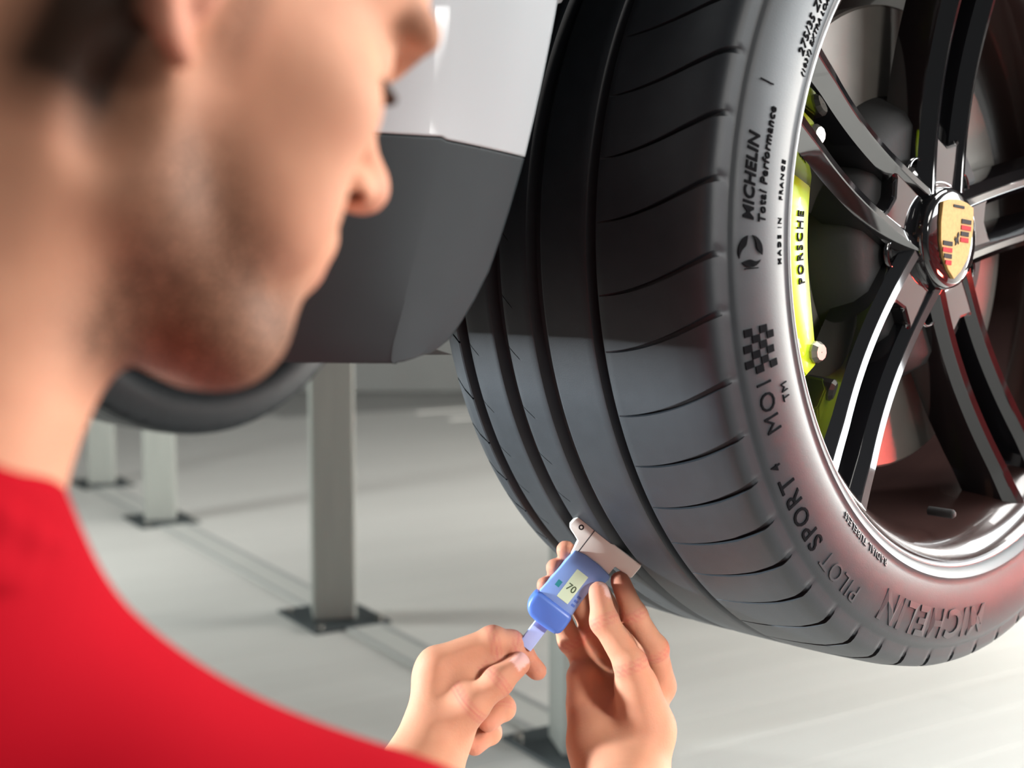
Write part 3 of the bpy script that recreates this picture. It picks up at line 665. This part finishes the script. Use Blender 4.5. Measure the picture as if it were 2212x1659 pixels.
for s in (1, -1):
    hd.cap((0.104, s * 0.008, 0.044), (0.098, s * 0.040, 0.043), 0.0090, 0.0080, 0.012)      # brow
    hd.ell((0.062, s * 0.046, -0.002), (0.026, 0.019, 0.020), 0.022)                     # cheekbone
    hd.ell((0.058, s * 0.036, -0.038), (0.030, 0.020, 0.030), 0.022)                     # cheek
    hd.cap((0.004, s * 0.056, -0.040), (0.012, s * 0.052, -0.064), 0.012, 0.012, 0.022)  # jaw angle
    hd.cap((0.012, s * 0.050, -0.066), (0.078, s * 0.014, -0.092), 0.013, 0.013, 0.022)
    hd.ell((0.103, s * 0.031, 0.024), (0.014, 0.015, 0.010), 0.010, sub=True)            # eye socket
hd.ell((0.080, 0, -0.042), (0.024, 0.032, 0.028), 0.02)                                  # muzzle
hd.ell((0.088, 0, -0.082), (0.015, 0.020, 0.013), 0.014)
hd.ell((0.088, 0, -0.066), (0.011, 0.022, 0.014), 0.012)                                 # chin
hd.ell((0.056, 0, -0.088), (0.034, 0.036, 0.018), 0.02)                                  # below the chin
for s in (1, -1):
    hd.ell((0.081, s * 0.031, 0.0240), (0.0135, 0.0145, 0.0125), 0.006)                  # closed lids over the eye
hd.cap((0.094, 0, 0.036), (0.112, 0, -0.004), 0.0075, 0.0085, 0.012)                     # nose
hd.ell((0.1150, 0, -0.0085), (0.0120, 0.0108, 0.0105), 0.010)
for s in (1, -1):
    hd.ell((0.103, s * 0.0115, -0.0130), (0.0115, 0.0070, 0.0078), 0.006)
    hd.ell((0.1060, s * 0.0105, -0.0190), (0.0060, 0.0056, 0.0068), 0.002, sub=True)
hd.cap((0.098, 0.016, -0.042), (0.098, -0.016, -0.042), 0.0060, 0.0060, 0.008)          # lips
hd.cap((0.1025, 0.006, -0.041), (0.1025, -0.006, -0.041), 0.0055, 0.0055, 0.006)
hd.cap((0.098, 0.012, -0.0535), (0.098, -0.012, -0.0535), 0.0062, 0.0062, 0.008)
hd.cap((0.109, 0.024, -0.0475), (0.109, -0.024, -0.0475), 0.0022, 0.0022, 0.003, sub=True)
for s in (1, -1):                                                                        # ears
    er = rot3(s * 0.45, 0.15, 0)
    hd.ell((-0.004, s * 0.078, 0.002), (0.015, 0.005, 0.027), 0.008, rot=er)
    pts = [(0.008, 0.074, 0.008), (0.010, 0.080, 0.024), (-0.002, 0.086, 0.034), (-0.016, 0.090, 0.027), (-0.019, 0.090, 0.008), (-0.012, 0.086, -0.010), (-0.004, 0.080, -0.024), (0.003, 0.076, -0.026)]
    rr = [0.004, 0.0042, 0.0045, 0.0045, 0.0045, 0.0045, 0.0062, 0.0058]
    for i in range(len(pts) - 1): hd.cap([pts[i][0], s * pts[i][1], pts[i][2]], [pts[i + 1][0], s * pts[i + 1][1], pts[i + 1][2]], rr[i], rr[i + 1], 0.004)
    hd.ell((0.000, s * 0.085, 0.002), (0.007, 0.006, 0.010), 0.004, sub=True)
# neck, in head coordinates
hd.cap((-0.036, 0, -0.02), (-0.030, 0, -0.19), 0.056, 0.062, 0.03)
hd.cap((-0.002, 0, -0.075), (0.004, 0, -0.20), 0.036, 0.036, 0.03)
for s in (1, -1): hd.cap((-0.022, s * 0.056, -0.03), (0.006, s * 0.024, -0.205), 0.013, 0.013, 0.02)
for s in (1, -1): hd.ell((-0.008, s * 0.074, -0.046), (0.010, 0.012, 0.020), 0.012, sub=True)
skin = hd.xform(HR, HO)
nb3 = HR @ np.array([-0.028, 0, -0.19]) + HO                                            # base of the neck
shR = np.array([-0.050, 0.445, -0.256 + H]); shL = np.array([-0.40, 0.50, -0.24 + H])
pel = np.array([-0.27, 0.16, -0.60 + H]); ch = (shR + shL) / 2 + np.array([-0.01, -0.05, -0.10])
# hands in millimetres in the gauge's upright frame (right, up, towards the viewer)
AX = np.array([[1, 0, 0], [0, math.sin(PITCH), math.cos(PITCH)], [0, -math.cos(PITCH), math.sin(PITCH)]])
def hp(p): return np.array(G0) + (np.array(p) * 0.001) @ AX
def hand(spec, wrist, elbow, palm):
    q = Sdf()
    for a, b, ra, rb, k in palm: q.cap(hp(a), hp(b), ra, rb, k)
    for nm, (pts, rad) in spec.items():
        P_ = [hp(p) for p in pts]; q.kroot = 0.012 if nm == 'thumb' else 0.007
        q.chain(P_, rad, 0.004)
        for i in (1, 2):                                                                # knuckle swelling
            if i < len(P_) - 1: q.ell(P_[i], np.array([rad[i] * 1.06] * 3), 0.004)
    q.cap(hp(wrist), elbow, 0.029, 0.042, 0.02)
    return q
R_spec = {
    'thumb': ([(43, -121, 18), (29.0, -69.0, 24), (8.5, -36.0, 15), (4.8, -13.5, 7)], [0.020, 0.0125, 0.0108, 0.0088]),
    'index': ([(60.0, -99.0, -34), (50.5, -61.5, 0), (33.5, -33.0, 4), (22.8, -6.0, -3)], [0.0125, 0.0110, 0.0100, 0.0082]),
    'middle': ([(46, -100, -45), (18.8, -41, -40), (-5.3, -2.2, -29), (-21.4, 17.9, -14)], [0.0122, 0.0108, 0.0098, 0.0080]),
    'ring': ([(29, -101, -45), (2, -49, -38), (-17.0, -15.6, -28), (-30.2, 3.3, -14)], [0.0118, 0.0102, 0.0093, 0.0078]),
    'pinky': ([(8, -100, -38), (-17.1, -60, -26), (-28.8, -29.9, -21), (-38.7, -10.8, -11)], [0.0112, 0.0095, 0.0085, 0.0072]),
}
R_palm = [((46, -118, -14), (30, -108, -30), 0.018, 0.016, 0.012), ((55, -101, -30), (10, -103, -36), 0.015, 0.014, 0.012), ((42, -124, 8), (34, -88, 14), 0.021, 0.016, 0.014),
          ((-2, -112, -14), (0, -138, 8), 0.017, 0.018, 0.014), ((-8, -88, -16), (-2, -112, -14), 0.0125, 0.016, 0.012), ((12, -106, -34), (-4, -90, -20), 0.015, 0.012, 0.01), ((24, -112, -26), (20, -158, 30), 0.020, 0.026, 0.02), ((42, -130, 6), (34, -160, 34), 0.019, 0.024, 0.02), ((2, -136, 8), (8, -160, 30), 0.018, 0.022, 0.02)]
L_spec = {
    'thumb': ([(-125, -127, 16), (-98.0, -101.5, 22), (-77.5, -84.0, 17), (-60.5, -71.5, 8)], [0.019, 0.0130, 0.0118, 0.0098]),
    'index': ([(-127, -71, 4), (-82, -55, -3), (-66.6, -58.5, -9), (-56.7, -67.0, -14)], [0.0125, 0.0112, 0.0100, 0.0085]),
    'middle': ([(-132, -82, -16), (-83, -66, -27), (-58, -72, -27), (-45.0, -83.5, -19)], [0.0122, 0.0108, 0.0098, 0.0082]),
    'ring': ([(-131, -98, -30), (-88.0, -95, -45), (-73.5, -118.3, -34), (-86, -126, -17)], [0.0118, 0.0105, 0.0098, 0.0082]),
    'pinky': ([(-133, -117, -36), (-99.8, -121.3, -47), (-84.6, -139, -34), (-97, -146, -16)], [0.0112, 0.0098, 0.0090, 0.0076]),
}
L_palm = [((-128, -76, -2), (-132, -112, -30), 0.015, 0.015, 0.012), ((-128, -90, 2), (-138, -150, 34), 0.017, 0.024, 0.02), ((-122, -96, -6), (-106, -90, 8), 0.016, 0.012, 0.012), ((-124, -126, 12), (-100, -104, 16), 0.019, 0.013, 0.014), ((-128, -116, -20), (-138, -152, 24), 0.018, 0.024, 0.02), ((-112, -126, -8), (-126, -146, 16), 0.017, 0.02, 0.016), ((-103, -80, 3), (-96, -72, -2), 0.011, 0.010, 0.008), ((-101, -84, 2), (-80, -70, -2), 0.0115, 0.0095, 0.006)]
wR, wL = (22, -162, 36), (-141, -156, 40)
def elbow(sh, wr, bend):
    m = (sh + wr) / 2 + bend; return m
eR = elbow(shR, hp(wR), np.array([0.05, -0.02, -0.10])); eL = elbow(shL, hp(wL), np.array([-0.03, -0.02, -0.12]))
for spec, w, e, pal, sh in ((R_spec, wR, eR, R_palm, shR), (L_spec, wL, eL, L_palm, shL)):
    skin.add(hand(spec, w, e, pal)); skin.cap(e, sh, 0.042, 0.048, 0.02)
# trunk under the shirt
skin.cap(ch, pel, 0.11, 0.11, 0.05); skin.cap(shR, nb3 + [0, 0, -0.04], 0.040, 0.050, 0.04); skin.cap(shL, nb3 + [0, 0, -0.04], 0.040, 0.050, 0.04); skin.cap(shR, shL, 0.045, 0.045, 0.04)
body_me, bv = skin.mesh('person', 0.0022)
smooth_mesh(body_me, 2, 0.4)
# colour masks measured on the head: stubble, flush of the ears and nose, nails
lp_ = (bv - HO) @ HR
def ramp(x, a, b): return np.clip((x - a) / (b - a), 0, 1)
x, y, z = lp_[:, 0], lp_[:, 1], lp_[:, 2]
onhead = (np.linalg.norm(lp_, axis=1) < 0.17).astype(float)
line = -0.018 - 0.30 * ramp(x, 0.02, 0.085) * 0.06 - 0.012 * ramp(x, 0.03, 0.07)
beard = ramp(line - z, 0.0, 0.03) * ramp(x, -0.012, 0.022) * ramp(z, -0.135, -0.112) * onhead
cheek = ramp(x, 0.045, 0.07) * ramp(np.abs(y), 0.018, 0.030) * ramp(z, -0.058, -0.040)
beard *= 1 - 0.85 * cheek
beard = np.maximum(beard, 0.55 * ramp(z, -0.035, -0.01) * ramp(0.03 - z, 0, 0.02) * ramp(x, 0.010, 0.016) * ramp(0.032 - x, 0, 0.008) * onhead)
hair_and_shade = ramp(0.002 - x, 0, 0.010) * ramp(z, -0.066, -0.046) * ramp(np.abs(y), 0.035, 0.05) * ramp(x, -0.050, -0.034) * onhead * (1 - ramp(np.abs(y), 0.076, 0.080))  # short hair behind the ear, with the shade below the lobe painted in
hair_and_shade = np.maximum(hair_and_shade, ramp(-0.085 - x, 0, 0.015) * ramp(z, -0.09, -0.05) * onhead)
lips = ramp(x, 0.097, 0.101) * ramp(z, -0.062, -0.056) * ramp(-0.036 - z, 0, 0.003) * ramp(0.022 - np.abs(y), 0, 0.006)
beard *= 1 - lips
brow = ramp(x, 0.070, 0.078) * 0.8 * ramp(z, 0.036, 0.040) * ramp(0.053 - z, 0, 0.004) * ramp(np.abs(y), 0.008, 0.014) * ramp(0.05 - np.abs(y), 0, 0.006)
beard = np.maximum(beard, brow)
flush = np.clip(0.5 * lips + 0.35 * ramp(np.abs(y), 0.074, 0.082) * onhead + 0.25 * ramp(x, 0.112, 0.126) * onhead, 0, 1)
for spec in (R_spec, L_spec):
    for nm, (pts, rad) in spec.items():
        d = np.linalg.norm(bv - hp(pts[-1]), axis=1); flush = np.maximum(flush, 0.45 * ramp(0.020 - d, 0, 0.016))
for spec in (R_spec, L_spec):
    for nm, (pts, rad) in spec.items():
        P_ = [hp(p) for p in pts]
        for i in (1, 2):
            d = P_[i + 1] - P_[i - 1]; d /= np.linalg.norm(d); r_ = bv - P_[i]; al = r_ @ d
            near_ = (np.linalg.norm(r_, axis=1) < rad[i] * 1.7)
            for of in (-0.0036, 0.0, 0.0036): flush = np.maximum(flush, (0.8 if of == 0 else 0.5) * ramp(0.0016 - np.abs(al - of), 0, 0.0012) * near_)
nostril_shade = ramp(0.0070 - np.minimum(np.linalg.norm(lp_ - [0.1060, 0.0105, -0.0170], axis=1), np.linalg.norm(lp_ - [0.1060, -0.0105, -0.0170], axis=1)), 0, 0.002)  # shade inside the nostrils painted into the skin colour
nail = np.zeros(len(bv))
def nail_mask(pts, up):
    global nail
    tip = hp(pts[-1]); d = hp(pts[-1]) - hp(pts[-2]); d /= np.linalg.norm(d); up = np.array(up) @ AX; up = up - d * (up @ d); up /= np.linalg.norm(up); sd = np.cross(d, up)
    r = bv - tip; nail = np.maximum(nail, ramp(0.0078 - np.abs(r @ d - 0.001), 0, 0.001) * ramp(0.0062 - np.abs(r @ sd), 0, 0.001) * ramp(r @ up, 0.002, 0.004) * (np.linalg.norm(r, axis=1) < 0.016))
nail_mask(L_spec['thumb'][0], (-0.1, 0.25, 1)); nail_mask(R_spec['thumb'][0], (1.0, 0.3, 0.4))
for nm, arr in (('beard', beard), ('hair_and_shade', hair_and_shade), ('flush', flush), ('nail', nail), ('nostril_shade', nostril_shade)):
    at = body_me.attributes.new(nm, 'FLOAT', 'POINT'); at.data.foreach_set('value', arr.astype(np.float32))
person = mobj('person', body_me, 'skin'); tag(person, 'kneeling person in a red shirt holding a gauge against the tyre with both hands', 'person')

# clothing and hair
sh_ = Sdf()
sh_.cap(ch, pel, 0.135, 0.130, 0.05); sh_.cap(shR, nb3 + [-0.005, -0.005, -0.035], 0.056, 0.062, 0.05); sh_.cap(shL, nb3 + [0, 0, -0.055], 0.056, 0.062, 0.05); sh_.cap(shR, shL, 0.075, 0.075, 0.05)
sh_.cap(ch + [0.08, 0.03, 0], pel + [0.06, 0, 0.1], 0.11, 0.10, 0.05); sh_.cap(ch - [0.08, -0.02, 0], pel + [-0.06, 0, 0.1], 0.11, 0.10, 0.05)
for s_, e_ in ((shR, eR), (shL, eL)): sh_.cap(s_, s_ + (e_ - s_) * 0.72, 0.057, 0.056, 0.03)
cN = HR @ np.array([-0.022, 0, -0.170]) + HO; ax_ = HR @ np.array([0, 0, 1.0])
sh_.cap(cN - ax_ * 0.022, cN - ax_ * 0.10, 0.0665, 0.080, 0.035)
shirt_me, _ = sh_.mesh('shirt', 0.005); smooth_mesh(shirt_me, 2)
mobj('shirt', shirt_me, 'shirt', person, label='red jersey shirt')
# collar band around the neck
cN = HR @ np.array([-0.022, 0, -0.170]) + HO; ax_ = HR @ np.array([0, 0, 1.0]); fx = HR @ np.array([1.0, 0, 0]); fy = HR @ np.array([0, 1.0, 0])
cl = Sdf(); ring = [cN + fx * 0.068 * math.cos(a) + fy * 0.068 * math.sin(a) - ax_ * (0.012 * math.cos(a)) for a in np.linspace(0, 2 * PI, 33)]
for i in range(32): cl.cap(ring[i], ring[i] * 0 + ring[i + 1], 0.0075, 0.0075, 0.004); cl.cap(ring[i] - ax_ * 0.016, ring[i + 1] - ax_ * 0.016, 0.009, 0.009, 0.010)
col_me, _ = cl.mesh('collar', 0.003); mobj('collar', col_me, 'shirt', person)
ha = Sdf(); ha.ell((-0.012, 0, 0.062), (0.100, 0.0795, 0.090), 0.01); ha.ell((-0.050, 0, 0.0), (0.055, 0.066, 0.055), 0.02)
ha.ell((0.075, 0, -0.045), (0.085, 0.2, 0.115), 0.012, sub=True); ha.ell((0.135, 0, 0.03), (0.07, 0.2, 0.075), 0.012, sub=True); ha.ell((-0.02, 0, -0.105), (0.12, 0.2, 0.075), 0.012, sub=True)
for s in (1, -1): ha.ell((-0.003, s * 0.08, -0.005), (0.024, 0.03, 0.036), 0.008, sub=True)
hair_me, _ = ha.xform(HR, HO).mesh('hair', 0.003); mobj('hair', hair_me, 'hair', person, label='short dark brown hair')
HM = frame(HR[:, 0], HR[:, 1], HR[:, 2], HO)
for s in (1, -1):
    lv = []; lf = []
    for i in range(9):
        q = i / 8 - 0.5; yy = s * 0.031 + 0.026 * q; xx = 0.0945 - 0.030 * q * q * 1.2 - (0.004 if s * q > 0 else 0) * abs(q) * 2; zz = 0.0215 - 0.004 * abs(q)
        for (dx, dz, w) in ((0, 0.0006, 0), (0.0075, -0.0035, 0)):
            lv += [(xx + dx, yy, zz + dz + 0.0007), (xx + dx, yy, zz + dz - 0.0007)]
    for i in range(8):
        b0 = i * 4; b1 = b0 + 4
        lf += [(b0, b1, b1 + 2, b0 + 2), (b0 + 1, b0 + 3, b1 + 3, b1 + 1), (b0 + 2, b1 + 2, b1 + 3, b0 + 3), (b0, b0 + 1, b1 + 1, b1)]
    mobj('eyelashes', pydata('eyelashes', lv, lf), 'hair', person, HM)
tr = Sdf(); fwd = np.array([0.30, 0.95, 0]); rgt = np.array([0.95, -0.30, 0])
tr.cap(pel + rgt * 0.08, pel - rgt * 0.08, 0.125, 0.125, 0.05)
for s in (1, -1):
    hip = pel + rgt * 0.09 * s; kn = hip + fwd * 0.40 + rgt * 0.05 * s; kn[2] = 0.085; an = hip - fwd * 0.02; an[2] = 0.065
    hip = hip.copy(); tr.cap(hip, kn, 0.095, 0.075, 0.03); tr.cap(kn, an, 0.070, 0.055, 0.02)
tro_me, _ = tr.mesh('trousers', 0.006); smooth_mesh(tro_me, 2); mobj('trousers', tro_me, 'trousers', person)
for s in (1, -1):
    an = pel + rgt * 0.09 * s - fwd * 0.03; an[2] = 0.06
    sq = Sdf(); sq.cap(an, an - fwd * 0.06, 0.05, 0.042, 0.02); sq.cap(an - fwd * 0.04, an - fwd * 0.15 + [0, 0, -0.015], 0.045, 0.040, 0.02)
    sm, _ = sq.mesh('shoe', 0.006); mobj('shoe', sm, 'shoe', person)
